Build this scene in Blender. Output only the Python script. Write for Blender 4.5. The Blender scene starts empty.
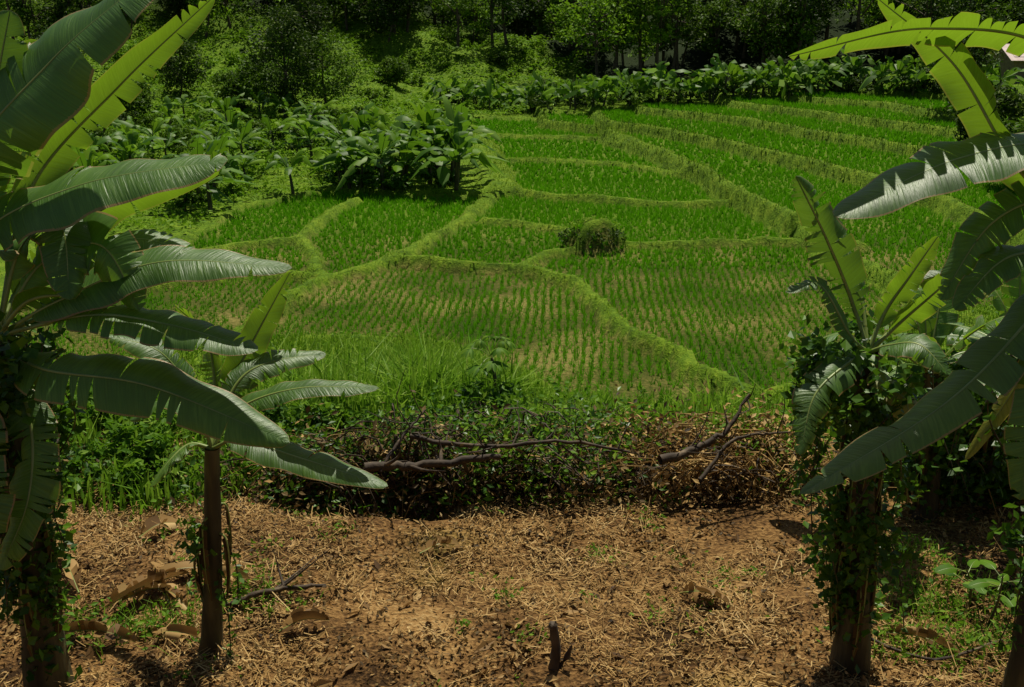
import bpy, math
import numpy as np
from mathutils import Vector
rng=np.random.default_rng(11)
PITCH=math.radians(17.0); FPX=1098.0; CZ=10.0
SP,CP=math.sin(PITCH),math.cos(PITCH)
def ray(px,py):
    a=(px-512)/FPX; b=-(py-343.5)/FPX
    return np.array([a,CP+b*SP,-SP+b*CP])
def PD(px,py,d): return np.array([0,0,CZ])+d*ray(px,py)
def PG(px,py,z=0.0):
    r=ray(px,py); t=(z-CZ)/r[2]; return (r*t)[:2]
def smooth(t):
    t=np.clip(t,0,1); return t*t*(3-2*t)
def vnoise(x,y,sc,seed=0):
    x=np.asarray(x)/sc; y=np.asarray(y)/sc
    xi=np.floor(x).astype(np.int64); yi=np.floor(y).astype(np.int64)
    fx=smooth(x-xi); fy=smooth(y-yi)
    def h(a,b):
        n=(a*374761393+b*668265263+seed*1442695)&0x7fffffff
        n=((n^(n>>13))*1274126177)&0x7fffffff
        return ((n^(n>>16))&0xffff)/65535.0
    return (h(xi,yi)*(1-fx)+h(xi+1,yi)*fx)*(1-fy)+(h(xi,yi+1)*(1-fx)+h(xi+1,yi+1)*fx)*fy
# ------------------------------------------------------------------ layout of the valley
def G(l,z=0.0): return np.array([PG(a,b,z) for a,b in l])
bunds=[ # polyline, height, half width
 (G([(500,195),(480,212),(440,238),(385,266)]),.42,.4),
 (G([(385,266),(450,272),(530,275),(580,290),(610,318),(640,345),(700,382),(748,402)]),.46,.34),
 (G([(530,272),(560,257),(600,251),(680,249),(800,247),(860,262)]),.4,.26),
 (G([(480,225),(530,228),(570,234),(592,248)]),.38,.25),
 (G([(495,163),(560,164),(620,168),(690,180)]),.4,.34),
 (G([(505,195),(560,202),(620,205),(690,210),(735,206)]),.42,.34),
 (G([(470,138),(540,140),(608,142)]),.4,.4),
 (G([(455,122),(480,150),(495,175),(503,195)]),.5,1.2),
 (G([(608,142),(650,158),(700,181),(735,206),(790,236)]),.42,.36),
 (G([(355,203),(318,225),(296,244),(318,275),(335,285)]),.4,.33),
 (G([(385,266),(335,285),(290,305),(262,325),(235,345)]),.42,.34),
 (G([(335,285),(250,278),(180,285),(90,305)]),.38,.3),
 (G([(296,244),(230,250),(175,262)]),.34,.28),
]
mound=G([(592,250)])[0]
steps=[ (G([(606,143),(650,160),(700,183),(735,206),(790,234),(835,262),(900,292)],.2),.5),
        (G([(540,122),(640,134),(720,150),(790,168),(850,183),(940,214)],.6),.7),
        (G([(640,117),(740,128),(800,141),(870,152),(960,168)],1.1),.6),
        (G([(730,111),(820,122),(880,131),(960,142)],1.7),.55),
        (G([(790,105),(880,112),(960,128)],2.2),.5),
        (G([(860,99),(930,103),(990,116)],2.6),.5)]
steps=[(p[np.argsort(p[:,1])],h) for p,h in steps]
field=np.array([PG(*q) for q in [(455,120,0),(560,119,.3),(700,108,1.6),(860,97,2.5),(960,98,3),(1010,115,3),(1090,180,2),(1120,260,1),(1040,310,.4),
 (900,345,0),(810,380,0),(748,403,0),(640,418,0),(545,406,0),(520,378,0),(450,352,0),(340,345,0),(270,352,0),(60,372,0),(-80,390,0),(-80,340,0),(60,300,0),
 (180,248,0),(240,210,0),(330,193,0),(465,199,0),(503,195,0),(485,160,0)]])
def inpoly(X,Y,P):
    r=np.zeros(np.shape(X),bool); n=len(P)
    for i in range(n):
        x1,y1=P[i]; x2,y2=P[(i+1)%n]
        c=((y1>Y)!=(y2>Y))&(X<(x2-x1)*(Y-y1)/((y2-y1) if y2!=y1 else 1e-9)+x1)
        r^=c
    return r
def pdist(X,Y,P,closed=False):
    d=np.full(np.shape(X),1e9); n=len(P)
    for i in range(n if closed else n-1):
        a=P[i]; b=P[(i+1)%n]; v=b-a; L=max(v@v,1e-9)
        t=np.clip(((X-a[0])*v[0]+(Y-a[1])*v[1])/L,0,1)
        d=np.minimum(d,np.hypot(X-a[0]-t*v[0],Y-a[1]-t*v[1]))
    return d
def wob(X,Y): return (vnoise(X,Y,2.2,5)-.5)*.6+(vnoise(X,Y,.8,7)-.5)*.25,(vnoise(X,Y,2.2,6)-.5)*.6+(vnoise(X,Y,.8,8)-.5)*.25
def hill_y0(X): return 96+smooth((X+22)/34)*24
def fgs(X,Y):
    ye=11.2+(vnoise(X,X*0,1.7,3)-.5)*.9
    L=12.5+smooth((-X)/6)*4
    return 1-smooth((Y-ye)/L)
hol=PG(375,505,5.1)
def Hfull(X,Y):
    wx,wy=wob(X,Y); Xw=X+wx; Yw=Y+wy
    z=np.zeros(X.shape); sd=np.full(X.shape,1e9)
    for p,h in steps:
        dx=Xw-np.interp(Yw,p[:,1],p[:,0])
        z=z+h*smooth(dx/.35+.5)
        z=z+np.where(np.abs(dx-.45)<.45,.16*(1-np.abs(dx-.45)/.45),0)
        sd=np.minimum(sd,np.abs(dx-.2))
    bd=np.full(X.shape,1e9); bz=np.zeros(X.shape)
    for p,h,w in bunds:
        d=pdist(Xw,Yw,p); bd=np.minimum(bd,d-w)
        bz=np.maximum(bz,h*(1-smooth((d-w*.55)/(w*.6))))
    ed=pdist(Xw,Yw,field,True)
    ins=inpoly(Xw,Yw,field)
    bz=np.maximum(bz,.28*(1-smooth((ed-.2)/.4)))
    bz=np.where(ins,bz,np.maximum(bz,.28))
    z=z+bz*(.8+.4*vnoise(X,Y,1.1,15))
    dm=np.hypot(X-mound[0],(Y-mound[1]))
    z=z+1.0*(1-smooth((dm-.5)/1.1))
    z=z+np.where(~ins,1,0)*(vnoise(X,Y,3.1,9)-.5)*.35
    d=np.maximum(Y-hill_y0(X),0)
    z=z+.22*d*d/(d+14)+smooth(d/25)*((vnoise(X,Y,14,21)-.5)*5+(vnoise(X,Y,5,22)-.5)*2.2)
    s=fgs(X,Y)
    fz=5.1+(vnoise(X,Y,1.3,31)-.5)*.18+(vnoise(X,Y,.45,32)-.5)*.09+(vnoise(X,Y,.2,33)-.5)*.05
    fz=fz-.5*(1-smooth(np.hypot((X-hol[0])/1.3,(Y-hol[1])/.5)))
    fz=fz+smooth((5-Y)/5.5)*3.3
    z=z*(1-s)+fz*s
    return z,ins,np.minimum(bd,ed-.3),sd,s
gx=np.concatenate([-np.geomspace(600,50,28)[:-1],np.arange(-50,60,.22),np.geomspace(60,600,28)])
gy=np.concatenate([np.linspace(-80,3,30),np.arange(3.1,14,.1),np.arange(14,60,.18),np.arange(60,126,.3),np.arange(126,200,1.5),np.geomspace(200,900,26)])
GX,GY=np.meshgrid(gx,gy); GZ,Gins,Gbd,Gsd,Gs=Hfull(GX,GY); Gi=Gins.astype(float)
def H(X,Y,full=False):
    X=np.asarray(X,float);Y=np.asarray(Y,float)
    i=np.clip(np.searchsorted(gx,X)-1,0,len(gx)-2); j=np.clip(np.searchsorted(gy,Y)-1,0,len(gy)-2)
    u=np.clip((X-gx[i])/(gx[i+1]-gx[i]),0,1); v=np.clip((Y-gy[j])/(gy[j+1]-gy[j]),0,1)
    def L(A): return (A[j,i]*(1-u)+A[j,i+1]*u)*(1-v)+(A[j+1,i]*(1-u)+A[j+1,i+1]*u)*v
    if full: return L(GZ),L(Gi)>.5,L(Gbd),L(Gsd),L(Gs)
    return L(GZ)
TT=np.concatenate([np.linspace(5,60,600),np.linspace(60,400,700)])
def PT(px,py):
    r=ray(px,py); X=r[0]*TT;Y=r[1]*TT;Z=CZ+r[2]*TT; hz=H(X,Y); k=np.argmax(Z<hz)
    if k==0: k=len(TT)-1
    return np.array([X[k],Y[k],hz[k]])
# ------------------------------------------------------------------ materials
def newmat(name):
    m=bpy.data.materials.new(name); m.use_nodes=True; nt=m.node_tree; nt.nodes.clear()
    o=nt.nodes.new('ShaderNodeOutputMaterial'); return m,nt,o
def N(nt,t,**k):
    n=nt.nodes.new(t)
    for a,b in k.items(): setattr(n,a,b)
    return n
def ramp(nt,fac,stops):
    r=N(nt,'ShaderNodeValToRGB'); e=r.color_ramp.elements
    while len(e)<len(stops): e.new(.5)
    for i,(p,c) in enumerate(stops): e[i].position=p; e[i].color=(*c,1)
    nt.links.new(fac,r.inputs[0]); return r.outputs[0]
def noise(nt,sc,det=3,vec=None):
    n=N(nt,'ShaderNodeTexNoise'); n.inputs['Scale'].default_value=sc; n.inputs['Detail'].default_value=det
    if vec is not None: nt.links.new(vec,n.inputs['Vector'])
    return n.outputs[0]
def mathn(nt,op,a,b=None):
    n=N(nt,'ShaderNodeMath',operation=op)
    for i,v in enumerate((a,b)):
        if v is None: continue
        if isinstance(v,(int,float)): n.inputs[i].default_value=v
        else: nt.links.new(v,n.inputs[i])
    return n.outputs[0]
def mixc(nt,f,a,b):
    n=N(nt,'ShaderNodeMix',data_type='RGBA')
    if isinstance(f,(int,float)): n.inputs[0].default_value=f
    else: nt.links.new(f,n.inputs[0])
    for i,v in ((6,a),(7,b)):
        if isinstance(v,tuple): n.inputs[i].default_value=(*v,1)
        else: nt.links.new(v,n.inputs[i])
    return n.outputs[2]
def bump(nt,h,s,d):
    b=N(nt,'ShaderNodeBump'); b.inputs['Strength'].default_value=s; b.inputs['Distance'].default_value=d
    nt.links.new(h,b.inputs['Height']); return b.outputs[0]
def foliage(name,stops,rough=.5,tr=.3,trc=(.12,.3,.015),nsc=.25,spec=.15):
    m,nt,o=newmat(name)
    g=N(nt,'ShaderNodeNewGeometry'); tc=N(nt,'ShaderNodeTexCoord')
    f=mathn(nt,'ADD',mathn(nt,'MULTIPLY',g.outputs['Random Per Island'],.6),mathn(nt,'MULTIPLY',noise(nt,nsc,1,tc.outputs['Object']),.5))
    c=ramp(nt,f,stops)
    p=N(nt,'ShaderNodeBsdfPrincipled'); nt.links.new(c,p.inputs['Base Color'])
    p.inputs['Roughness'].default_value=rough; p.inputs['Specular IOR Level'].default_value=spec
    t=N(nt,'ShaderNodeBsdfTranslucent'); nt.links.new(mixc(nt,.5,c,trc),t.inputs[0])
    mx=N(nt,'ShaderNodeMixShader'); mx.inputs[0].default_value=tr
    nt.links.new(p.outputs[0],mx.inputs[1]); nt.links.new(t.outputs[0],mx.inputs[2]); nt.links.new(mx.outputs[0],o.inputs[0])
    return m
rice_m=foliage('rice_leaf',[(.2,(.055,.20,.002)),(.6,(.095,.30,.005)),(.95,(.165,.40,.012))],.6,.4,(.15,.46,.004),.12,.03)
bundg_m=foliage('bund_grass',[(.2,(.15,.24,.012)),(.6,(.25,.38,.025)),(.95,(.38,.46,.07))],.6,.35,(.26,.42,.03),.3,.05)
bankg_m=foliage('bank_grass_leaf',[(.2,(.08,.18,.006)),(.6,(.16,.3,.012)),(.95,(.28,.4,.035))],.6,.35,(.2,.38,.02),.3,.06)
weed_m=foliage('weed_leaf',[(.2,(.045,.13,.006)),(.6,(.11,.23,.012)),(.95,(.23,.35,.028))],.55,.35,(.18,.38,.015),.3,.12)
tallg_m=foliage('tall_grass_leaf',[(.1,(.06,.15,.01)),(.5,(.16,.32,.02)),(.95,(.36,.48,.07))],.5,.4,(.22,.44,.02),1.2,.1)
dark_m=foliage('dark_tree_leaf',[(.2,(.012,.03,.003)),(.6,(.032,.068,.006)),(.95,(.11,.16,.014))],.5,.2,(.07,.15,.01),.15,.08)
mid_m=foliage('mid_tree_leaf',[(.2,(.03,.07,.004)),(.6,(.075,.15,.009)),(.95,(.16,.25,.02))],.5,.25,(.12,.25,.01),.15,.08)
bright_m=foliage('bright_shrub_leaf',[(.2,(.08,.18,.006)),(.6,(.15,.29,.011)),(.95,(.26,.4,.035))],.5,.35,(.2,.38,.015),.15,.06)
vine_m=foliage('vine_leaf',[(.2,(.018,.055,.005)),(.6,(.05,.13,.008)),(.95,(.15,.29,.02))],.4,.3,(.13,.3,.01),2,.25)
farban_m=foliage('far_banana_leaf',[(.2,(.035,.10,.006)),(.6,(.085,.19,.012)),(.95,(.17,.29,.028))],.5,.35,(.18,.38,.015),.3,.2)
straw_m=foliage('dry_straw',[(.2,(.14,.076,.024)),(.5,(.35,.21,.07)),(.8,(.52,.35,.14)),(1,(.66,.5,.24))],.7,.1,(.3,.17,.05),1.5,.08)
deadleaf_m=foliage('dead_leaf',[(.2,(.07,.035,.012)),(.5,(.27,.155,.05)),(.85,(.5,.33,.13)),(1,(.68,.54,.3))],.6,.15,(.3,.17,.05),1.5,.15)
brush_m=foliage('brush_dead_leaf',[(.2,(.025,.015,.006)),(.5,(.08,.05,.018)),(.85,(.22,.145,.05)),(1,(.42,.31,.12))],.6,.15,(.16,.11,.03),1.5,.15)
def simple(name,stops,sc,rough=.8,bs=.5,bd=.02,bsc=None,stretch=None):
    m,nt,o=newmat(name); tc=N(nt,'ShaderNodeTexCoord'); v=tc.outputs['Object']
    if stretch:
        mp=N(nt,'ShaderNodeMapping'); mp.inputs['Scale'].default_value=stretch; nt.links.new(v,mp.inputs[0]); v=mp.outputs[0]
    n=noise(nt,sc,4,v); p=N(nt,'ShaderNodeBsdfPrincipled'); nt.links.new(ramp(nt,n,stops),p.inputs['Base Color'])
    p.inputs['Roughness'].default_value=rough
    nt.links.new(bump(nt,noise(nt,bsc or sc*2,4,v),bs,bd),p.inputs['Normal']); nt.links.new(p.outputs[0],o.inputs[0]); return m
bark_m=simple('bark',[(.3,(.03,.02,.012)),(.7,(.12,.085,.05))],6)
stem_m=simple('banana_pseudostem',[(.3,(.012,.011,.006)),(.5,(.04,.036,.014)),(.7,(.13,.11,.04))],7,.6,.8,.02,16,(1,1,.2))
deadwood_m=simple('dead_wood',[(.3,(.018,.01,.005)),(.55,(.06,.038,.018)),(.75,(.2,.14,.08))],9)
tin_m=simple('tin_roof',[(.3,(.4,.27,.24)),(.7,(.6,.48,.44))],2,.5)
wall_m=simple('plank_wall',[(.3,(.1,.07,.05)),(.7,(.2,.15,.1))],3)
def bananamat(name,base,light,trans,tr=.34):
    m,nt,o=newmat(name); uv=N(nt,'ShaderNodeUVMap'); sx=N(nt,'ShaderNodeSeparateXYZ'); nt.links.new(uv.outputs[0],sx.inputs[0])
    u,v=sx.outputs[0],sx.outputs[1]
    av=mathn(nt,'ABSOLUTE',v)
    uu=mathn(nt,'SUBTRACT',u,mathn(nt,'MULTIPLY',av,.03))
    cb=N(nt,'ShaderNodeCombineXYZ'); nt.links.new(mathn(nt,'MULTIPLY',uu,95),cb.inputs[0]); nt.links.new(mathn(nt,'MULTIPLY',v,.8),cb.inputs[1])
    pl=noise(nt,1.3,5,cb.outputs[0])
    tc=N(nt,'ShaderNodeTexCoord'); bl=noise(nt,2.2,5,tc.outputs['Object'])
    c=ramp(nt,mathn(nt,'ADD',mathn(nt,'MULTIPLY',pl,.55),mathn(nt,'MULTIPLY',bl,.45)),[(.34,tuple(x*.6 for x in base)),(.5,base),(.64,light)])
    edge=mathn(nt,'GREATER_THAN',mathn(nt,'ADD',av,mathn(nt,'MULTIPLY',mathn(nt,'ADD',bl,pl),.12)),1.065)
    c=mixc(nt,edge,c,(.3,.19,.06))
    p=N(nt,'ShaderNodeBsdfPrincipled'); nt.links.new(c,p.inputs['Base Color']); p.inputs['Roughness'].default_value=.45; p.inputs['Specular IOR Level'].default_value=.7
    hh=mathn(nt,'ADD',mathn(nt,'MULTIPLY',pl,1.0),mathn(nt,'MULTIPLY',mathn(nt,'SINE',mathn(nt,'MULTIPLY',uu,260)),.05))
    bn=bump(nt,hh,.8,.009); nt.links.new(bn,p.inputs['Normal'])
    t=N(nt,'ShaderNodeBsdfTranslucent'); nt.links.new(mixc(nt,.6,c,trans),t.inputs[0])
    mx=N(nt,'ShaderNodeMixShader'); mx.inputs[0].default_value=tr
    nt.links.new(p.outputs[0],mx.inputs[1]); nt.links.new(t.outputs[0],mx.inputs[2]); nt.links.new(mx.outputs[0],o.inputs[0]); return m
ban_m=bananamat('banana_leaf',(.06,.15,.014),(.12,.24,.03),(.24,.45,.02))
banlime_m=bananamat('banana_leaf_backlit',(.09,.2,.012),(.15,.3,.02),(.36,.6,.02),.42)  # brighter lime copy of the leaf, with sun shining through put into its colour
banyel_m=bananamat('banana_leaf_yellowing',(.25,.28,.03),(.35,.32,.06),(.5,.5,.05))
rib_m=simple('banana_midrib',[(.3,(.14,.2,.035)),(.7,(.28,.34,.09))],4,.4,.2,.005)
BM=[ban_m,rib_m,stem_m,banlime_m,banyel_m,deadleaf_m,vine_m,weed_m,brush_m]
BMF=[farban_m,farban_m,stem_m,bright_m,banyel_m,deadleaf_m,vine_m,weed_m]
# ------------------------------------------------------------------ mesh builder
class Bd:
    def __init__(s): s.V=[];s.F=[];s.n=0
    def add(s,V,F,mat=0,uv=None,sm=False):
        V=np.asarray(V,float).reshape(-1,3); F=np.asarray(F,np.int64)
        s.F.append((F+s.n,mat,uv,sm)); s.V.append(V); s.n+=len(V)
    def build(s,name,mats):
        me=bpy.data.meshes.new(name); V=np.concatenate(s.V); me.vertices.add(len(V)); me.vertices.foreach_set('co',V.ravel().astype(np.float32))
        lv=np.concatenate([f.ravel() for f,_,_,_ in s.F]); tot=np.concatenate([np.full(len(f),f.shape[1]) for f,_,_,_ in s.F])
        st=np.concatenate([[0],np.cumsum(tot)[:-1]])
        me.loops.add(len(lv)); me.loops.foreach_set('vertex_index',lv.astype(np.int32))
        me.polygons.add(len(tot)); me.polygons.foreach_set('loop_start',st.astype(np.int32))
        mi=np.concatenate([np.full(len(f),m) for f,m,_,_ in s.F]); me.polygons.foreach_set('material_index',mi.astype(np.int32))
        sm=np.concatenate([np.full(len(f),k) for f,_,_,k in s.F]); me.polygons.foreach_set('use_smooth',sm)
        if any(u is not None for _,_,u,_ in s.F):
            uv=np.concatenate([np.asarray(u,float).reshape(-1,2) if u is not None else np.zeros((f.size,2)) for f,_,u,_ in s.F])
            L=me.uv_layers.new(name='UVMap'); L.data.foreach_set('uv',uv.ravel().astype(np.float32))
        for m in mats: me.materials.append(m)
        me.update(calc_edges=True)
        ob=bpy.data.objects.new(name,me); bpy.context.scene.collection.objects.link(ob); print(name,len(tot)); return ob
def nrm(v): return v/np.maximum(np.linalg.norm(v,axis=-1,keepdims=True),1e-9)
def tube(b,P,R,sides=8,mat=0,rough=0.0):
    P=np.asarray(P,float); n=len(P); R=np.broadcast_to(R,(n,)); T=nrm(np.gradient(P,axis=0))
    ref=np.where(np.abs(T[:,2:3])>.85,[[1.,0,0]],[[0,0,1.]]); A=nrm(np.cross(T,ref)); Bn=np.cross(T,A)
    a=np.linspace(0,2*np.pi,sides,endpoint=False)
    rr=R[:,None]*(1+rough*rng.uniform(-1,1,(n,sides)))
    V=P[:,None]+rr[...,None]*(np.cos(a)[None,:,None]*A[:,None]+np.sin(a)[None,:,None]*Bn[:,None])
    i=np.arange(n-1)[:,None]*sides; j=np.arange(sides)[None]; k=(j+1)%sides
    F=np.stack([i+j,i+k,i+sides+k,i+sides+j],-1).reshape(-1,4)
    b.add(V.reshape(-1,3),F,mat,sm=True)
def catmull(P,n):
    P=np.asarray(P,float); P=np.vstack([2*P[0]-P[1],P,2*P[-1]-P[-2]]); m=len(P)-3
    t=np.linspace(0,m-1e-6,n); i=t.astype(int); f=(t-i)[:,None]
    a,b,c,d=P[i],P[i+1],P[i+2],P[i+3]
    return .5*((2*b)+(-a+c)*f+(2*a-5*b+4*c-d)*f**2+(-a+3*b-3*c+d)*f**3)
def bleaf(b,pts,W,t0=.2,nh=(0,-.5,.85),fold=.3,droop=.9,tears=.3,n=40,m=5,mat=0,ribr=.016,torn=.25,ribs=6,gapf=1.0):
    C=catmull(pts,n+1); T=nrm(np.gradient(C,axis=0)); nh=np.array(nh,float)
    Nn=nrm(nh-(T@nh)[:,None]*T); S=np.cross(T,Nn)
    t=np.linspace(0,1,n+1)
    i0=int(round(t0*n)); tt=np.clip((t-t0)/(1-t0),0,1)
    w=W*np.power(np.clip(np.sin(np.pi*np.power(tt,.8)),0,1),.5)
    w=w*(1+.06*np.sin(t*23+rng.uniform(0,6)))
    L=np.sum(np.linalg.norm(np.diff(C,axis=0),axis=1)); dl=L/n
    for side in (-1,1):
        i=i0; ph=rng.uniform(0,6)
        while i<n:
            g=n-i if torn<=0 else max(2,int(rng.exponential(1/torn)))
            e=min(n,i+g)
            if n-e<2: e=n
            idx=np.arange(i,e+1); s=np.linspace(0,1,m+1)
            off=rng.normal(0,1)*tears
            ang=fold-(droop+off)*s[None,:]+.10*np.sin(idx*.55+ph)[:,None]*s[None]
            wr=w[idx]*rng.uniform(.93,1.05)
            ds=(wr/m)[:,None]
            cs=np.concatenate([np.zeros((len(idx),1)),np.cumsum(ds*np.cos(ang[:,1:]),1)],1)
            sn=np.concatenate([np.zeros((len(idx),1)),np.cumsum(ds*np.sin(ang[:,1:]),1)],1)
            sh=w[idx][:,None]*.16*s[None]+np.zeros((len(idx),1))
            gap=np.zeros(len(idx))
            if i>i0: gap[0]=rng.uniform(.1,.8)*dl*gapf
            if e<n: gap[-1]=-rng.uniform(.1,.8)*dl*gapf
            sh=sh+gap[:,None]*(s[None]**1.5)
            V=C[idx][:,None]+side*cs[...,None]*S[idx][:,None]+sn[...,None]*Nn[idx][:,None]+sh[...,None]*T[idx][:,None]
            a=np.arange(len(idx)-1)[:,None]*(m+1); j=np.arange(m)[None]
            F=np.stack([a+j,a+j+1,a+m+2+j,a+m+1+j],-1).reshape(-1,4)
            uvv=np.stack(np.broadcast_arrays(t[idx][:,None]*L/1.6,side*s[None]),-1).reshape(-1,2)
            b.add(V.reshape(-1,3),F,mat,uv=uvv[F],sm=True)
            i=e
    if ribr>0: tube(b,C-Nn*ribr*.3,np.linspace(ribr*1.5,ribr*.25,n+1),ribs,1)
def blades(b,P,h,w,tilt=.25,mat=0,seg=1,az=None):
    n=len(P)
    if az is None: az=rng.uniform(0,2*np.pi,n)
    fa=rng.uniform(0,np.pi,n); side=np.stack([np.cos(fa),np.sin(fa),0*fa],1)*np.reshape(w,(-1,1))/2
    tl=np.abs(rng.normal(0,tilt,n)); d=np.stack([np.cos(az)*tl,np.sin(az)*tl,1-tl*.3],1)*np.reshape(h,(-1,1))
    if seg==1:
        V=np.stack([P-side,P+side,P+d],1).reshape(-1,3); F=np.arange(3*n).reshape(n,3); b.add(V,F,mat)
    else:
        m=P+d*.55*np.array([.55,.55,1.1]); tip=P+d*np.array([1.25,1.25,.92])
        V=np.stack([P-side,P+side,m-side*.8,m+side*.8,tip],1).reshape(-1,3); k=(np.arange(n)*5)[:,None]
        F=np.concatenate([k+np.array([0,1,3]),k+np.array([0,3,2]),k+np.array([2,3,4])]); b.add(V,F,mat)
def leaves(b,P,size,mat=0,up=.5,asp=.5):
    n=len(P); nn=rng.normal(0,1,(n,3)); nn[:,2]=np.abs(nn[:,2])+up; nn=nrm(nn)
    a=nrm(np.cross(nn,rng.normal(0,1,(n,3)))); c=np.cross(nn,a); s=(size*rng.uniform(.6,1.4,n))[:,None]
    V=np.stack([P-a*s*.5,P+c*s*asp*.5-a*s*.05,P+a*s*.5-nn*s*.12,P-c*s*asp*.5-a*s*.05],1).reshape(-1,3)
    b.add(V,np.arange(4*n).reshape(n,4),mat)
def sph(n):
    v=nrm(rng.normal(0,1,(n,3))); return v*np.power(rng.uniform(.25,1,n),.45)[:,None]
def crown(b,c,r,rz,nc,nl,size,mat=0):
    cc=sph(nc)*np.array([r,r,rz])*.8+c
    cr=rng.uniform(.22,.45,nc)*min(r,rz*1.2)
    k=rng.integers(0,nc,nl); P=cc[k]+sph(nl)*cr[k][:,None]*np.array([1.15,1.15,.75])
    leaves(b,P,size,mat); return cc
def tree(b,base,h,r,nl,size,lm=0,tm=1,nc=26,low=.35):
    base=np.asarray(base,float); top=base+np.array([rng.normal(0,.4),rng.normal(0,.4),h*.75])
    P=catmull([base-[0,0,.2],base+(top-base)*.45+[rng.normal(0,.3),0,0],top],8)
    tube(b,P,np.linspace(h*.02,h*.006,8),6,tm,.1)
    cc=crown(b,base+[0,0,h*(low+(1-low)/2)],r,h*(1-low)/2,nc,nl,size,lm)
    for q in cc[:7]:
        s=base+(top-base)*rng.uniform(.4,.85); tube(b,catmull([s,(s+q)/2+[0,0,.2],q],4),np.linspace(h*.007,h*.003,4),4,tm)
def bush(b,base,r,h,nl,size,mat=0,nc=14):
    crown(b,np.asarray(base)+[0,0,h*.42],r,h*.5,nc,nl,size,mat)
def bananaplant(b,base,h,nleaf=8,n=10,m=2,L=None,mats=(0,3),ribr=.03,sf=.34,wf=1.0):
    base=np.asarray(base,float); L=L or h*.6; top=base+np.array([rng.normal(0,.15),rng.normal(0,.15),h*sf])
    tube(b,[base-[0,0,.1],(base+top)/2,top],[h*.03,h*.024,h*.016],6,2)
    a0=rng.uniform(0,6)
    for i in range(nleaf):
        a=a0+i*2.4+rng.normal(0,.3); el=rng.uniform(.15,1.35); d=np.array([math.cos(a)*math.cos(el),math.sin(a)*math.cos(el),math.sin(el)]); l=L*rng.uniform(.75,1.15)
        dr=rng.uniform(.2,.8)*l
        p1=top+d*l*.4; p2=top+d*l*.8-[0,0,dr*.35]; p3=top+d*l*1.1*np.array([1.1,1.1,1])-[0,0,dr]
        bleaf(b,[top,p1,p2,p3],l*rng.uniform(.12,.17)*wf,.12,(d[0]*-.5,d[1]*-.5,1),.3,.9,.5,n,m,mats[int(rng.random()<.3)],ribr*.5,.35,4)
# ------------------------------------------------------------------ ground sheet
b=Bd(); nx,ny=len(gx),len(gy)
i=np.arange(ny-1)[:,None]*nx; j=np.arange(nx-1)[None]
b.add(np.stack([GX,GY,GZ],-1),np.stack([i+j,i+j+1,i+nx+j+1,i+nx+j],-1).reshape(-1,4),0,sm=True)
m,nt,o=newmat('ground_soil_and_grass')
at=N(nt,'ShaderNodeAttribute',attribute_name='mask'); sp=N(nt,'ShaderNodeSeparateColor'); nt.links.new(at.outputs['Color'],sp.inputs[0])
tc=N(nt,'ShaderNodeTexCoord'); ov=tc.outputs['Object']
n7=noise(nt,8,3,ov); n1=noise(nt,1.2,3,ov); nlow=noise(nt,.25,2,ov); nf=noise(nt,26,4,ov)
grass=ramp(nt,mathn(nt,'ADD',mathn(nt,'MULTIPLY',n1,.5),mathn(nt,'MULTIPLY',n7,.5)),[(.35,(.05,.10,.006)),(.5,(.11,.2,.01)),(.62,(.19,.28,.02))])
mud=ramp(nt,mathn(nt,'ADD',mathn(nt,'MULTIPLY',nlow,.6),mathn(nt,'MULTIPLY',n7,.4)),[(.36,(.035,.06,.005)),(.5,(.10,.105,.018)),(.62,(.25,.21,.06))])
dry=ramp(nt,mathn(nt,'ADD',mathn(nt,'MULTIPLY',n1,.5),mathn(nt,'MULTIPLY',nf,.5)),[(.38,(.04,.021,.008)),(.5,(.18,.095,.032)),(.6,(.33,.19,.066)),(.72,(.46,.31,.13))])
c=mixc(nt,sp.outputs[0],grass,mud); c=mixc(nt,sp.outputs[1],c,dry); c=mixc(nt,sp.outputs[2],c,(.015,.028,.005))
p=N(nt,'ShaderNodeBsdfPrincipled'); nt.links.new(c,p.inputs['Base Color']); p.inputs['Roughness'].default_value=.9; p.inputs['Specular IOR Level'].default_value=.1
nt.links.new(bump(nt,mathn(nt,'ADD',n7,nf),1,.07),p.inputs['Normal']); nt.links.new(p.outputs[0],o.inputs[0])
ground=b.build('ground',[m])
mask=np.zeros((GX.size,4),np.float32); mask[:,3]=1
mask[:,0]=((Gins&(Gbd>.0)&(Gsd>.45))*(1-.75*smooth((GY-42)/14))).ravel()
mask[:,1]=smooth((Gs-.9+ (vnoise(GX,GY,.8,41)-.5)*.12)/.06).ravel()
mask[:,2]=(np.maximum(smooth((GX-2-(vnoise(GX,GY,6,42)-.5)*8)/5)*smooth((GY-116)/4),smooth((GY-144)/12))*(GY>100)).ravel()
ca=ground.data.color_attributes.new('mask','FLOAT_COLOR','POINT'); ca.data.foreach_set('color',mask.ravel())
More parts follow.
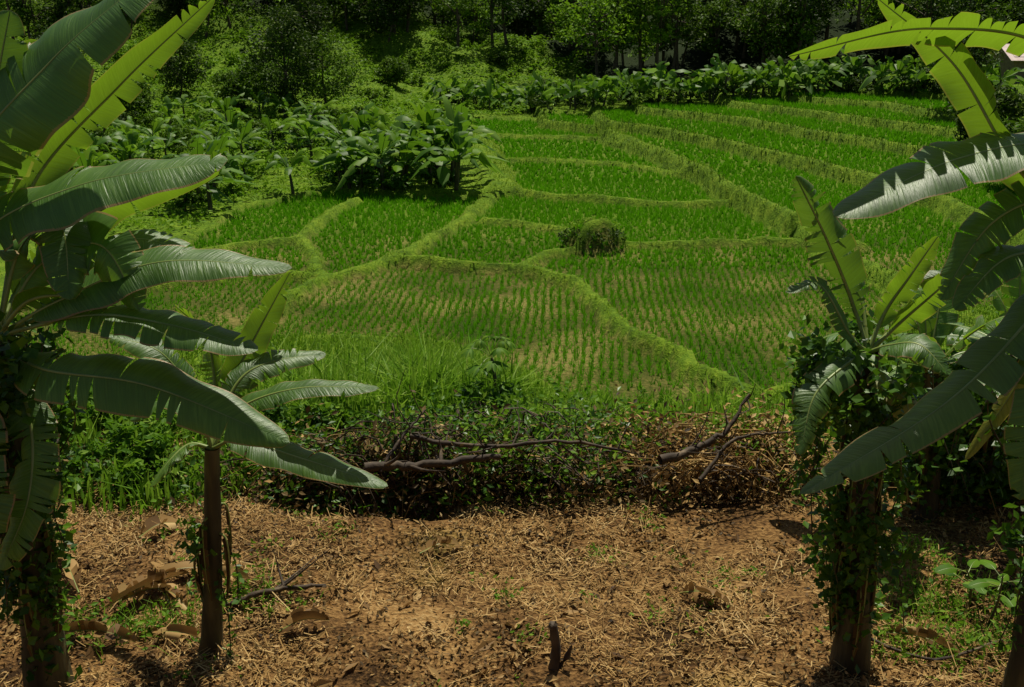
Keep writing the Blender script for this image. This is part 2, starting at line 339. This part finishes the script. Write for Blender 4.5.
# ------------------------------------------------------------------ rice
def cand(x0,x1,y0,y1,sp_,jit):
    xs=np.arange(x0,x1,sp_[0]); ys=np.arange(y0,y1,sp_[1]); A,Bq=np.meshgrid(xs,ys); A=A.ravel();Bq=Bq.ravel()
    return A+rng.normal(0,jit,A.size),Bq+rng.normal(0,jit,A.size)
def infr(x,y,mg=4): return np.abs(x)<(y*.49+mg)
b=Bd()
def rice(x,y,nb,h,w,hole=True):
    k=infr(x,y); x,y=x[k],y[k]
    z,ins,bd,sd,s=H(x,y,True); k=ins&(bd>.1)&(sd>.5); x,y,z=x[k],y[k],z[k]
    dens=vnoise(x,y,5,77)*.6+vnoise(x,y,1.1,78)*.4; hh=h*(.6+.7*dens)
    if hole:
        bare=(vnoise(x,y,4,80)*.4+vnoise(x,y,.7,81)*.25+rng.random(len(x))*.35<.29); x,y,z,hh=x[~bare],y[~bare],z[~bare],hh[~bare]
    n=len(x); P=np.repeat(np.stack([x,y,z],1),nb,0)+rng.normal(0,.034,(n*nb,3))*[1,1,0]
    blades(b,P,np.repeat(hh,nb)*rng.uniform(.6,1.15,n*nb),w,.5)
x,y=cand(-30,30,26,43,(.28,.26),.038); xr=x+ (y-26)*.10+.25*np.sin(y*.25+x*.1); rice(xr,y,10,.29,.029)
x,y=cand(-35,45,43,66,(.26,.28),.09); rice(x,y,9,.32,.045,False)
x,y=cand(-20,62,66,125,(.36,.40),.14); rice(x,y,9,.36,.08,False)
b.build('rice_crop',[rice_m])
# ------------------------------------------------------------------ bund and bank grass
b=Bd()
def scat(n,x0,x1,y0,y1): return rng.uniform(x0,x1,n),rng.uniform(y0,y1,n)
x,y=scat(420000,-38,60,25,125); k=infr(x,y,3); x,y=x[k],y[k]; z,ins,bd,sd,s=H(x,y,True)
k=(ins&((bd<.06)|(sd<.5)))|((~ins)&(rng.random(len(x))<.35)); x,y,z,ins,sd,bd=x[k],y[k],z[k],ins[k],sd[k],bd[k]
bank=ins&(sd<.42)&(rng.random(len(x))<.6)  # step faces get a darker leaf colour that stands in for their shade
hh=rng.uniform(.05,.2,len(x))*(1+(y>60)*.3)*(.6+.9*vnoise(x,y,.9,95)); ww=np.where(y>60,.07,.045); P=np.stack([x,y,z-.02],1)
blades(b,P[~bank],hh[~bank],ww[~bank],1.0); blades(b,P[bank],hh[bank]*1.3,ww[bank],.6,1)
b.build('bund_grass',[bundg_m,mid_m])
b=Bd()
x,y=scat(130000,-22,22,12.5,36); z,ins,bd,sd,s=H(x,y,True); k=(~ins)&(s<.93)&infr(x,y,3)&(vnoise(x,y,1.5,90)+rng.uniform(-.3,.3,len(x))>.25); x,y,z=x[k],y[k],z[k]
hh=.15+.45*vnoise(x,y,1.6,91)*rng.uniform(.5,1.2,len(x))
blades(b,np.stack([x,y,z-.02],1),hh,.028,.5,seg=2)
P=np.stack([x,y,z],1)[::3]; P[:,2]+=rng.uniform(.02,.3,len(P)); leaves(b,P,.1,1)
b.build('bank_grass',[bankg_m,weed_m])
b=Bd()
def patch(px,py,r,n,h,mat=0):
    c=PT(px,py); a=rng.uniform(0,6.28,n); q=r*np.sqrt(rng.random(n)); x=c[0]+q*np.cos(a)*1.4; y=c[1]+q*np.sin(a)
    blades(b,np.stack([x,y,H(x,y)],1),rng.uniform(.4,1.2,n)*h*(.5+vnoise(x,y,.6,96)),.03,.4,mat,seg=2)
for px,py,r,n,h in [(400,405,1.6,2600,1.2),(430,392,1.3,2000,1.1),(370,420,1.4,1800,1.0),(350,405,1.2,1000,.9),(395,380,1.3,1200,.8),(420,425,1.0,1200,.9),(300,410,1.3,600,.6),(240,410,1.6,700,.5),(110,420,2,1000,.6),(560,395,1,500,.35),(900,440,2,900,.7),(560,430,1.2,600,.35),(640,425,1.4,700,.4),(720,430,1.2,600,.4),(300,470,.8,350,.4),(120,475,1,450,.4),(200,480,.8,350,.35)]: patch(px,py,r,n,h)
b.build('tall_grass',[tallg_m])
b=Bd()
for _ in range(60):
    px=rng.uniform(20,350); py=rng.uniform(385,485); c=PT(px,py); bush(b,c,rng.uniform(.3,.8),rng.uniform(.3,.75),330,.11,int(rng.random()<.15),10)
for _ in range(26):
    px=rng.uniform(480,800); py=rng.uniform(400,450); c=PT(px,py); bush(b,c,rng.uniform(.3,.6),rng.uniform(.2,.4),220,.1,0,8)
for _ in range(24):
    px=rng.uniform(880,1060); py=rng.uniform(400,500); c=PT(px,py); bush(b,c,rng.uniform(.4,.9),rng.uniform(.5,1.1),420,.12,1,10)
b.build('weed_shrubs',[weed_m,vine_m])
b=Bd(); c=np.array([mound[0],mound[1],H(*mound)]); P=c+sph(1300)*[1.5,1.1,.45]-[0,.2,.45]; leaves(b,P,.15,0); leaves(b,c+sph(400)*[1.4,.7,.2]+[0,.3,-.05],.14,1); b.build('mound_shrub',[dark_m,bright_m])  # shaded front painted with dark leaves, lit top with bright ones
# ------------------------------------------------------------------ left valley shrubs, bananas, hill cover
b=Bd(); cnt=0
while cnt<110:
    x=rng.uniform(-48,-8); y=rng.uniform(50,98)
    if inpoly(np.array([x]),np.array([y]),field)[0] or pdist(np.array([x]),np.array([y]),field,True)[0]<2.0: continue
    r=rng.uniform(.8,2.0); bush(b,[x,y,float(H(x,y))],r,r*rng.uniform(.7,1.2),int(380*r),.26,rng.choice([0,0,1,1,2]),14); cnt+=1
for px in np.arange(450,1000,7):
    py=np.interp(px,[440,560,700,860,940,1000],[114,111,103,95,97,105])-rng.uniform(-1,9); r=rng.uniform(.8,1.7); bush(b,PT(px+rng.uniform(-4,4),py),r,r*rng.uniform(.8,1.3),260,.26,rng.choice([0,1,2,2]),9)
b.build('shrub_thicket',[bright_m,mid_m,dark_m])
b=Bd()
n=85000; x,y=scat(n,-75,10,90,152); z=H(x,y); k=(y>hill_y0(x)-8)&(~inpoly(x,y,field))&(np.abs(x)<y*.5+8)&(vnoise(x,y,3,55)+rng.uniform(-.25,.25,n)>.33); x,y,z=x[k],y[k],z[k]
lump=vnoise(x,y,2.4,56); leaves(b,np.stack([x,y,z+lump*lump*1.6*rng.uniform(.5,1,len(x))],1),.4,0,1.2)
x,y=scat(40000,-48,-6,48,100); k=(~inpoly(x,y,field)); x,y=x[k],y[k]; leaves(b,np.stack([x,y,H(x,y)+vnoise(x,y,2,57)*.6*rng.random(len(x))],1),.25,0)
cnt=0
while cnt<200:
    x=rng.uniform(-72,6); y=rng.uniform(94,144)
    if abs(x)>y*.5+6 or y<hill_y0(x)-4 or vnoise(x,y,11,58)<.3: continue
    r=rng.uniform(.6,1.9); bush(b,[x,y,float(H(x,y))-.2],r,r*rng.uniform(.7,1.3),int(190*r),.36,int(rng.choice([0,0,0,0,1,2])),9); cnt+=1
b.build('hillside_undergrowth',[bright_m,mid_m,dark_m])
b=Bd()
for _ in range(34):
    px=rng.uniform(335,458); py=rng.uniform(165,192); bananaplant(b,PT(px,py),rng.uniform(3.2,5.6)*(1 if px>345 else .7),9,sf=.33)
for _ in range(12):
    c=PT(rng.uniform(335,460),rng.uniform(180,192)); bush(b,c,1,1.1,250,.25,6,9)
b.build('banana_grove',BMF)
b=Bd()
for _ in range(48):
    px=rng.uniform(70,330); py=rng.uniform(115,215)
    c=PT(px,py)
    if inpoly(c[:1],c[1:2],field)[0]: continue
    bananaplant(b,c,rng.uniform(2.4,4.4),8)
b.build('banana_grove',BMF)
b=Bd(); px=440.
while px<1000:
    py=np.interp(px,[440,560,700,860,940,1000],[115,112,104,96,99,107])-rng.uniform(0,10); bananaplant(b,PT(px,py),rng.uniform(2.0,4.6),8,7,1,sf=.32,wf=1.2); px+=rng.exponential(5.)
b.build('banana_hedge_row',BMF)
# ------------------------------------------------------------------ trees
def onetree(px,py,h,r,mat,nl=3600,size=.32,low=.06):
    b=Bd(); tree(b,PT(px,py),h,r,nl,size,0,1,40,low); b.build('broadleaf_tree',[mat,bark_m])
for a in [(288,118,10,3.8,dark_m,5600),(328,114,8,3.6,mid_m,4600),(262,112,6,2.8,mid_m),(180,104,6.5,3,dark_m),(235,108,4,2.2,mid_m),(300,50,7,4,dark_m),(395,88,3.4,2.0,mid_m),(130,125,4.5,2.4,mid_m),(60,115,8,3.8,dark_m,4600),(985,150,4.2,2.4,dark_m),(1020,190,4,2.4,mid_m),(955,112,7,2.6,dark_m)]: onetree(*a)
b=Bd()
for _ in range(125):
    x=rng.uniform(2,80); y=rng.uniform(119,152)
    h=rng.uniform(8,15); tree(b,[x,y,float(H(x,y))],h,rng.uniform(2.6,4.6),1250,.48,int(rng.choice([0,0,0,0,1,1,2])),3,18,rng.uniform(.0,.25))
for _ in range(140):
    x=rng.uniform(-80,10); y=rng.uniform(137,168)
    if vnoise(x,y,12,59)<.3 and y<145: continue
    h=rng.uniform(6,12); tree(b,[x,y,float(H(x,y))],h,rng.uniform(2.5,4.5),900,.48,int(rng.choice([0,0,0,1,1,2])),3,14,.05)
for _ in range(100):
    x=rng.uniform(-120,120); y=rng.uniform(165,240)
    h=rng.uniform(9,16); tree(b,[x,y,float(H(x,y))],h,rng.uniform(4,6.5),450,1.0,int(rng.choice([0,0,1])),3,14,.0)
b.build('forest',[dark_m,mid_m,bright_m,bark_m])
# ------------------------------------------------------------------ house
hp=PD(1036,62,97); gz=float(H(hp[0],hp[1]))
e=bpy.data.objects.new('village_house',None); bpy.context.scene.collection.objects.link(e); e.location=(hp[0],hp[1],gz)
def part(name,V,F,mt):
    bb=Bd()
    for f in F: bb.add(np.array(V)[list(f)],[list(range(len(f)))],0)
    ob=bb.build(name,[mt]); ob.parent=e; return ob
hw,hd,hh=3.0,2.4,2.2; zt=hh+1.0
V=[(-hw,-hd,-1),(hw,-hd,-1),(hw,hd,-1),(-hw,hd,-1),(-hw,-hd,hh),(hw,-hd,hh),(hw,hd,hh),(-hw,hd,hh),(-hw,0,zt-.1),(hw,0,zt-.1)]
part('walls',V,[(0,1,5,4),(1,2,6,5),(2,3,7,6),(3,0,4,7),(4,7,8),(5,9,6)],wall_m)
V=[(-hw-.5,-hd-.6,hh-.3),(hw+.5,-hd-.6,hh-.3),(hw+.5,0,zt),(-hw-.5,0,zt),(hw+.5,hd+.6,hh-.3),(-hw-.5,hd+.6,hh-.3)]
r=part('roof',V,[(0,1,2,3),(3,2,4,5)],tin_m); sm=r.modifiers.new('s','SOLIDIFY'); sm.thickness=.06
V=[(-.5,-hd-.02,0),(.4,-hd-.02,0),(.4,-hd-.02,1.7),(-.5,-hd-.02,1.7)]; part('door',V,[(0,1,2,3)],bark_m)
V=[(1.2,-hd-.02,.8),(2.2,-hd-.02,.8),(2.2,-hd-.02,1.5),(1.2,-hd-.02,1.5)]; part('window',V,[(0,1,2,3)],bark_m)
# ------------------------------------------------------------------ foreground litter
b=Bd(); n=85000; x,y=scat(n,-7.5,7.5,5.8,12.6); z,_,_,_,s=H(x,y,True)
dens=vnoise(x,y,.3,61)*.45+vnoise(x,y,1.1,62)*.55; k=(s>.9)&(dens+rng.uniform(-.12,.12,n)>.44); x,y,z=x[k],y[k],z[k]; n=len(x)
a=rng.uniform(0,6.28,n); l=rng.gamma(2.0,.022,n)+.01; w=rng.uniform(.0015,.005,n); up=rng.normal(0,.35,n)
d=np.stack([np.cos(a),np.sin(a),up],1)*l[:,None]; sd_=np.stack([-np.sin(a),np.cos(a),0*a],1)*w[:,None]
P=np.stack([x,y,z+.012+np.abs(up)*l*.5+rng.exponential(.015,n)],1)
b.add(np.stack([P-d-sd_,P-d+sd_,P+d*.4+sd_,P+d*.4-sd_],1).reshape(-1,3),np.arange(4*n).reshape(n,4),0)
n=70000; x,y=scat(n,-7.5,7.5,5.8,12.6); z,_,_,_,s=H(x,y,True); k=(s>.9)&(vnoise(x,y,.4,63)+rng.uniform(-.25,.25,n)>.42); P=np.stack([x,y,z+.012+rng.exponential(.022,n)],1)[k]; h_=len(P)//2; leaves(b,P[:h_],.045,1,.6,.5); leaves(b,P[h_:],.045,2,.5,.5)
n=800; x,y=scat(n,-7,7,6.5,12); leaves(b,np.stack([x,y,H(x,y)+.03],1),.16,1,1.2,.35)
b.build('dry_straw_litter',[straw_m,deadleaf_m,brush_m])
b=Bd()
for _ in range(120):
    x=rng.uniform(-5.5,5.5); y=rng.uniform(6.8,12); q=rng.uniform(.04,.13); nl=int(rng.uniform(8,40)); P=np.array([x,y,0])+rng.normal(0,q,(nl,3))*[1,1,0]; P[:,2]=H(P[:,0],P[:,1])+rng.uniform(.01,.1,nl); leaves(b,P,.045,0)
for px,py in [(110,632),(150,635),(240,600),(900,560),(940,580),(950,620),(900,650),(960,660),(1000,600),(1010,650),(920,610),(590,490)]:
    c=PT(px,py); P=c+rng.normal(0,.2,(130,3))*[1.3,.8,0]; P[:,2]=H(P[:,0],P[:,1])+rng.uniform(.01,.15,130); leaves(b,P,.06,0); blades(b,P[:90]-[0,0,.1],.2,.01,.6,1,seg=2)
b.build('ground_weeds',[weed_m,tallg_m])
# dead brush on the bank lip
b=Bd()
def arcs(px0,px1,py0,py1,n,hs,rad,mt=0,ln=1.3):
    for _ in range(n):
        c=PT(rng.uniform(px0,px1),rng.uniform(py0,py1)); a=rng.uniform(0,6.28); l=rng.uniform(.2,ln); dx=np.array([math.cos(a)*l,math.sin(a)*l*.35,0]); h=rng.uniform(.0,hs)
        e2=c+dx; e2[2]=float(H(e2[0],e2[1]))+rng.uniform(0,.25)
        tube(b,catmull([c,c+dx*.3+[0,rng.normal(0,.08),h],c+dx*.7+[rng.normal(0,.1),0,h*.8],e2],7),rad*rng.uniform(.4,1.3),3,mt)
arcs(270,800,462,502,420,.42,.008); arcs(380,560,450,500,180,.65,.010); arcs(660,800,445,500,260,.5,.009,3); arcs(280,800,455,502,480,.45,.007,3); arcs(440,640,425,460,90,.5,.007)
for lo,hi,p0,p1,n,sz,hh,mm in [(280,800,462,502,9000,.07,.16,(1,1,2,3)),(370,640,455,497,6000,.085,.3,(2,4,1)),(620,800,445,495,5500,.07,.25,(3,3,1,4)),(60,300,475,500,2500,.08,.15,(2,1,4)),(290,450,470,500,3500,.08,.25,(2,1)),(400,650,425,462,5000,.09,.24,(4,4,2))]:
    for _ in range(int(n/100)):
        c=PT(rng.uniform(lo,hi),rng.uniform(p0,p1)); P=c+rng.normal(0,.2,(100,3)); P[:,2]=H(P[:,0],P[:,1])+np.abs(rng.normal(0,hh,100)); leaves(b,P,sz,int(rng.choice(mm)))
b.build('dead_brush',[deadwood_m,brush_m,vine_m,straw_m,weed_m])
def pole(name,pts,r0,r1,branches=0):
    b=Bd(); C=catmull(pts,18); C[1:-1]+=rng.normal(0,r0*.22,(16,3)); tube(b,C,np.linspace(r0,r1,18)*rng.uniform(.85,1.12,18),8,0,.12)
    for _ in range(branches):
        k=rng.integers(3,17); d=nrm(rng.normal(0,1,3)+[0,0,.6])*rng.uniform(.2,.6); tube(b,catmull([C[k],C[k]+d*.5+rng.normal(0,.04,3),C[k]+d+[0,0,.05]],6),np.linspace(r1*.8,.003,6),5,0)
    return b.build(name,[deadwood_m])
g=lambda px,py,dz=0: PT(px,py)+[0,0,dz]
pole('fallen_log',[PD(365,468,11.0),PD(420,464,11.1),PD(500,457,11.2)],.05,.035,6)
pole('fallen_branch',[PD(660,460,11.2),PD(700,448,11.4),PD(728,428,11.5),PD(750,394,11.6)],.05,.014,9)
pole('fallen_branch',[PD(410,436,11.4),PD(480,447,11.3),PD(560,441,11.2),PD(630,452,11.2)],.03,.014,12)
pole('fallen_branch',[PD(380,472,11),PD(400,440,11.2),PD(425,410,11.4)],.024,.01,6)
pole('fallen_branch',[PD(700,480,11),PD(735,440,11.2),PD(790,432,11.4)],.024,.01,6)
pole('stick',[g(225,612,.04),g(270,606,.1),g(326,596,.07)],.03,.018,3)
pole('stick',[g(850,640,.05),g(930,668,.06),g(1000,655,.1)],.015,.01,1)
b=Bd(); c=PT(554,668); tube(b,catmull([c-[0,0,.1],c+[.01,0,.15],c+[-.01,0,.36],c+[.0,0,.37]],9),[.05,.045,.04,.036,.034,.036,.034,.022,.002],10,0,.25); tube(b,[c+[.04,0,0],c+[.1,-.03,.1],c+[.13,-.03,.2]],[.03,.025,.01],6,0,.2); b.build('tree_stump',[bark_m])
b=Bd()
for px,py,qx,qy in [(95,620,190,580),(140,590,215,575),(160,600,190,620),(60,640,140,650),(80,600,60,560),(140,545,180,530),(880,640,960,665),(560,500,620,480),(230,660,150,640),(170,610,150,570),(120,610,180,600),(200,600,250,590),(280,640,330,630),(420,560,460,552),(680,600,730,612)]:
    p,q=g(px,py,.05),g(qx,qy,.06); mid=(p+q)/2+[0,0,.06]; bleaf(b,[p,mid,q],rng.uniform(.06,.12),.05,(0,-.2,1),.5,-.6,.9,18,3,5,.006,.3,4)
b.build('dead_banana_leaves',BM)
# ------------------------------------------------------------------ foreground banana plants
def stem(b,base,top,r0,r1,skirt=14,vine=0,vr=.25,vsz=.08,v0=0,v1=1,strings=24):
    base=np.array(base,float); top=np.array(top,float); n=16
    C=catmull([base-[0,0,.1],base*.6+top*.4+[.02,0,0],top],n); tube(b,C,np.linspace(r0,r1,n)*(1+.3*np.exp(-np.linspace(0,8,n))),14,2,.06)
    for _ in range(skirt):
        t=rng.uniform(.3,1); p=base+(top-base)*t; a=rng.uniform(0,6.28); o_=np.array([math.cos(a),math.sin(a),0]); l=rng.uniform(.3,.8)
        bleaf(b,[p+o_*r1*.8,p+o_*(r1+.07)+[0,0,-.05],p+o_*(r1+.08)+[0,0,-l*.6],p+o_*(r1+.04)+[0,0,-l]],.035,.05,tuple(o_),.2,1.2,.6,14,2,8,.008,.3,4)
    if vine:
        k=rng.integers(0,max(2,vine//45),vine); cl=rng.uniform(0,1,k.max()+1)**.65*(v1-v0)+v0; ca=rng.uniform(0,6.28,k.max()+1); cr=vr*rng.uniform(.1,1.15,k.max()+1)*(.3+1.15*cl)
        P=base+(top-base)*cl[k][:,None]+np.stack([np.cos(ca[k])*cr[k],np.sin(ca[k])*cr[k],0*cr[k]],1)+rng.normal(0,.075,(vine,3))*[1,1,1.3]; P[:,2]=np.maximum(P[:,2],base[2]+.02)
        leaves(b,P,vsz,6,.3,.75)
        for _ in range(strings):
            t=rng.uniform(max(v0,.35),v1); a=rng.uniform(0,6.28); q=base+(top-base)*t+np.array([math.cos(a),math.sin(a),0])*vr*(.4+.9*t); q2=q+[rng.normal(0,.15),0,-rng.uniform(.3,.9)]; q2[2]=max(q2[2],base[2]); R=catmull([q,(q+q2)/2+[rng.normal(0,.08),0,0],q2],9); tube(b,R,.005,4,2); leaves(b,np.repeat(R,3,0)+rng.normal(0,.03,(27,3)),vsz*.8,6,.3,.75)
UP=(.25,-.4,.88); UR=(-.15,-.4,.9); AW=(.1,.75,.6); DK=(-.2,-.7,.6)
def plant(base,crownp,leafs,r0,r1,**k):
    b=Bd(); c=PD(*crownp); stem(b,base,c,r0,r1,**k)
    for pts,W,nh,mat,te in leafs:
        q=[PD(p[0],p[1],p[2] if len(p)>2 else crownp[2]) for p in pts]
        if te<.1: fo,dr,tr_,tt=.12,.5,.07,.06
        else: fo,dr,tr_,tt=.22,.7 if te<.5 else 1.0,max(te*.75,.12),.12 if te<.3 else (.18 if te<.5 else .3)
        bleaf(b,[c]+q,W,.2,nh,fo,dr,tr_,72,6,mat,.012,tt,6,1.5)
    return b.build('banana_plant',BM)
cA=(212,448,8.2)
plant(PT(210,655),cA,[
 ([(240,440,8.1),(300,458,8),(388,486,7.9)],.15,UP,0,.05),
 ([(190,444),(170,460,8.1),(150,487,8)],.11,(0,.3,.9),3,.2),
 ([(240,408,8.2),(300,388,8.1),(379,388,8)],.13,UP,0,.05),
 ([(236,385,8.3),(270,362,8.4),(326,354,8.5)],.14,UP,0,.15),
 ([(228,390,8.4),(256,335,8.5),(290,272,8.5)],.13,AW,3,.3),
 ([(195,400,8.1),(160,352,8),(105,335,8)],.14,UP,0,.2),
 ([(215,380,8.4),(205,335,8.5),(175,305,8.6)],.13,AW,3,.3),
 ([(200,420,8.5),(170,400,8.8),(130,420,9)],.12,UP,0,.3)],.085,.055,skirt=8,vine=70,vr=.12,v1=.6,strings=4)
cB=(-2,335,7.5); bB=PD(*cB); bB[2]=float(H(bB[0],bB[1]))
plant(bB,cB,[
 ([(-40,185,7.3),(50,62,7.1),(170,-40,6.9)],.42,(.6,-.3,.85),0,.12),
 ([(30,190,7.7),(120,85,7.8),(215,-5,7.9)],.15,AW,3,.3),
 ([(-20,240,7.3),(80,185,7.1),(228,160,7)],.31,(.42,-.4,.82),0,.05),
 ([(30,270,7.8),(110,205,7.9),(220,170,7.9)],.17,AW,3,.2),
 ([(60,300,7.3),(160,262,7.2),(292,268,7.1)],.20,(.4,-.4,.82),0,.05),
 ([(70,300,7.6),(130,240,7.7),(215,262,7.6)],.17,UP,0,.15),
 ([(90,315,7.2),(170,325,7.1),(258,350,7)],.2,UP,0,.15),
 ([(40,368,7.2),(150,386,7.1),(290,443,7)],.23,(.1,-.65,.7),0,.12),
 ([(40,265,7.4),(100,245,7.2),(140,310,7.2)],.22,DK,0,.4),
 ([(20,250,7.4),(60,225,7.2),(70,300,7.1)],.22,UP,0,.4),
 ([(-15,200,7.6),(5,120,7.7),(38,40,7.8)],.24,AW,3,.3),
 ([(-20,180,7.4),(-5,90,7.3),(10,10,7.2)],.24,UP,0,.2),
 ([(30,300,7.3),(80,298,7.3),(128,325,7.3)],.12,AW,3,.3),
 ([(30,420,7.3),(28,500,7.2),(0,570,7.2)],.2,DK,0,.4),
 ([(-30,400,7.2),(-20,480,7.1),(-10,560,7.1)],.22,DK,0,.4),
 ([(-80,250,7.2),(-150,200,7),(-250,220,6.8)],.25,UP,0,.2)],.16,.1,skirt=36,vine=2900,vr=.3,vsz=.08)
cC=(868,352,7.7)
plant(PT(850,668),cC,[
 ([(850,295,7.7),(825,235,7.6),(796,176,7.5)],.17,(-.5,-.6,.5),0,.8),
 ([(862,300,7.8),(850,260,7.9),(838,215,8)],.1,(.6,-.7,.4),0,.8),
 ([(885,312,7.7),(910,276,7.6),(938,236,7.5)],.10,(.3,.7,.5),3,.1),
 ([(900,322,7.7),(935,292,7.6),(968,262,7.5)],.14,AW,3,.3),
 ([(890,345,7.5),(920,345,7.3),(950,375,7.2)],.14,UR,0,.4),
 ([(850,362,7.5),(815,395,7.3),(800,455,7.2)],.14,DK,0,.5),
 ([(850,335,7.6),(820,285,7.5),(786,292,7.4)],.08,UR,0,.3),
 ([(880,380,7.5),(905,400,7.4),(915,450,7.4)],.12,UR,4,.4),
 ([(845,360,7.9),(830,400,8.0),(850,440,8)],.12,DK,3,.5)],.13,.08,skirt=40,vine=3000,vr=.32,vsz=.075,v0=.05,v1=1.02)
cE=(1095,235,6.6); bE=PD(*cE); bE[2]=float(H(bE[0],bE[1]))
plant(bE,cE,[
 ([(1060,150,6.5),(960,158,6.4),(834,216,6.3)],.28,(-.2,-.32,.9),0,.05),
 ([(1020,170,6.7),(955,65,6.8),(878,-2,6.9)],.18,(.5,.5,.6),3,.2),
 ([(1060,60,6.6),(930,28,6.6),(788,56,6.5)],.17,(0,.55,.8),3,.2),
 ([(1050,295,6.4),(950,400,6.3),(800,494,6.2)],.2,(-.3,-.3,.9),0,.12),
 ([(1050,200,6.6),(990,225,6.7),(940,300,6.8)],.16,DK,0,.4),
 ([(1040,250,6.6),(1000,262,6.6),(955,310,6.6)],.14,UR,0,.3),
 ([(1060,300,6.8),(1020,380,7),(965,460,7.2)],.08,(-.5,-.5,.5),4,.3),
 ([(1060,320,6.3),(1035,420,6.2),(1020,500,6.2)],.16,DK,0,.4),
 ([(1160,200,6.6),(1250,220,6.5),(1330,320,6.4)],.2,UR,0,.2)],.14,.09,skirt=14,vine=300,vr=.2)
for px,py,h in [(922,520,2.9),(975,505,3.0)]:
    b=Bd(); c=PT(px,py); bananaplant(b,c,h,9,24,4,1.3,ribr=.02,sf=.55); stem(b,c,c+[0,0,h*.55],.12,.09,skirt=12,vine=1300,vr=.3,vsz=.085); b.build('banana_plant',BM)
def sapling(name,base,h,nl,L):
    b=Bd(); top=base+[rng.normal(0,.05),0,h]; tube(b,catmull([base-[0,0,.05],(base+top)/2+[.03,0,0],top],6),np.linspace(.014,.006,6),6,2)
    for i in range(nl):
        a=i*2.4; t=.5+.5*i/nl; p=base+(top-base)*t; d=np.array([math.cos(a),math.sin(a),.35]); bleaf(b,[p,p+d*L*.5,p+d*L-[0,0,L*.25]],L*.18,.3,(0,-.3,1),.2,.5,.2,10,2,7,.004,.0,4)
    return b.build(name,BM)
sapling('sapling',PT(985,632),.5,7,.28); sapling('sapling',PT(968,610),.35,5,.3)
b=Bd(); c=PD(492,425,14.0); c[2]=float(H(c[0],c[1])); top=PD(492,358,14.0)
tube(b,catmull([c,(c+top)/2+[.05,0,0],top],8),np.linspace(.04,.02,8),8,2)
for i in range(13):
    a=i*2.4; el=rng.uniform(-.2,1.1); d=np.array([math.cos(a)*math.cos(el),math.sin(a)*math.cos(el),math.sin(el)]); q=top+d*.3; tube(b,catmull([top,top+d*.15+[0,0,.04],q],5),.005,4,1)
    for k in range(7):
        f=(k-3)*.5; u=np.array([d[0]*math.cos(f)-d[1]*math.sin(f),d[0]*math.sin(f)+d[1]*math.cos(f),-.25]); bleaf(b,[q,q+u*.1,q+u*.2-[0,0,.04]],.032,.0,(0,-.2,1),.15,.4,.2,6,1,7,.0,0)
P=c+rng.normal(0,.18,(500,3))*[1,1,0]; P[:,2]=c[2]+rng.uniform(0,max(.6,(top-c)[2]*.6),500); leaves(b,P,.1,6,.3,.7)
b.build('papaya_plant',BM)
# ------------------------------------------------------------------ light, world, camera
EL=math.radians(65); AZ=math.radians(12)
sdv=Vector((math.sin(AZ)*math.cos(EL),math.cos(AZ)*math.cos(EL),math.sin(EL)))
sun=bpy.data.lights.new('sun','SUN'); sun.energy=5.0; sun.angle=math.radians(.5); sun.color=(1,.94,.79)
so=bpy.data.objects.new('sun',sun); so.rotation_euler=sdv.to_track_quat('Z','Y').to_euler(); bpy.context.scene.collection.objects.link(so)
w=bpy.data.worlds.new('World'); bpy.context.scene.world=w; w.use_nodes=True; nt=w.node_tree; bg=nt.nodes['Background']
sk=nt.nodes.new('ShaderNodeTexSky'); sk.sky_type='NISHITA'; sk.sun_disc=False; sk.sun_elevation=EL; sk.sun_rotation=AZ
nt.links.new(sk.outputs[0],bg.inputs[0]); bg.inputs[1].default_value=.05
cam=bpy.data.cameras.new('camera'); co=bpy.data.objects.new('camera',cam); bpy.context.scene.collection.objects.link(co)
cam.sensor_width=36; cam.lens=36*FPX/1024; cam.clip_end=3000; cam.clip_start=.05
co.location=(0,0,CZ); co.rotation_euler=(math.pi/2-PITCH,0,0)
sc=bpy.context.scene; sc.camera=co; sc.view_settings.view_transform='Standard'; sc.view_settings.look='None'; sc.view_settings.exposure=0
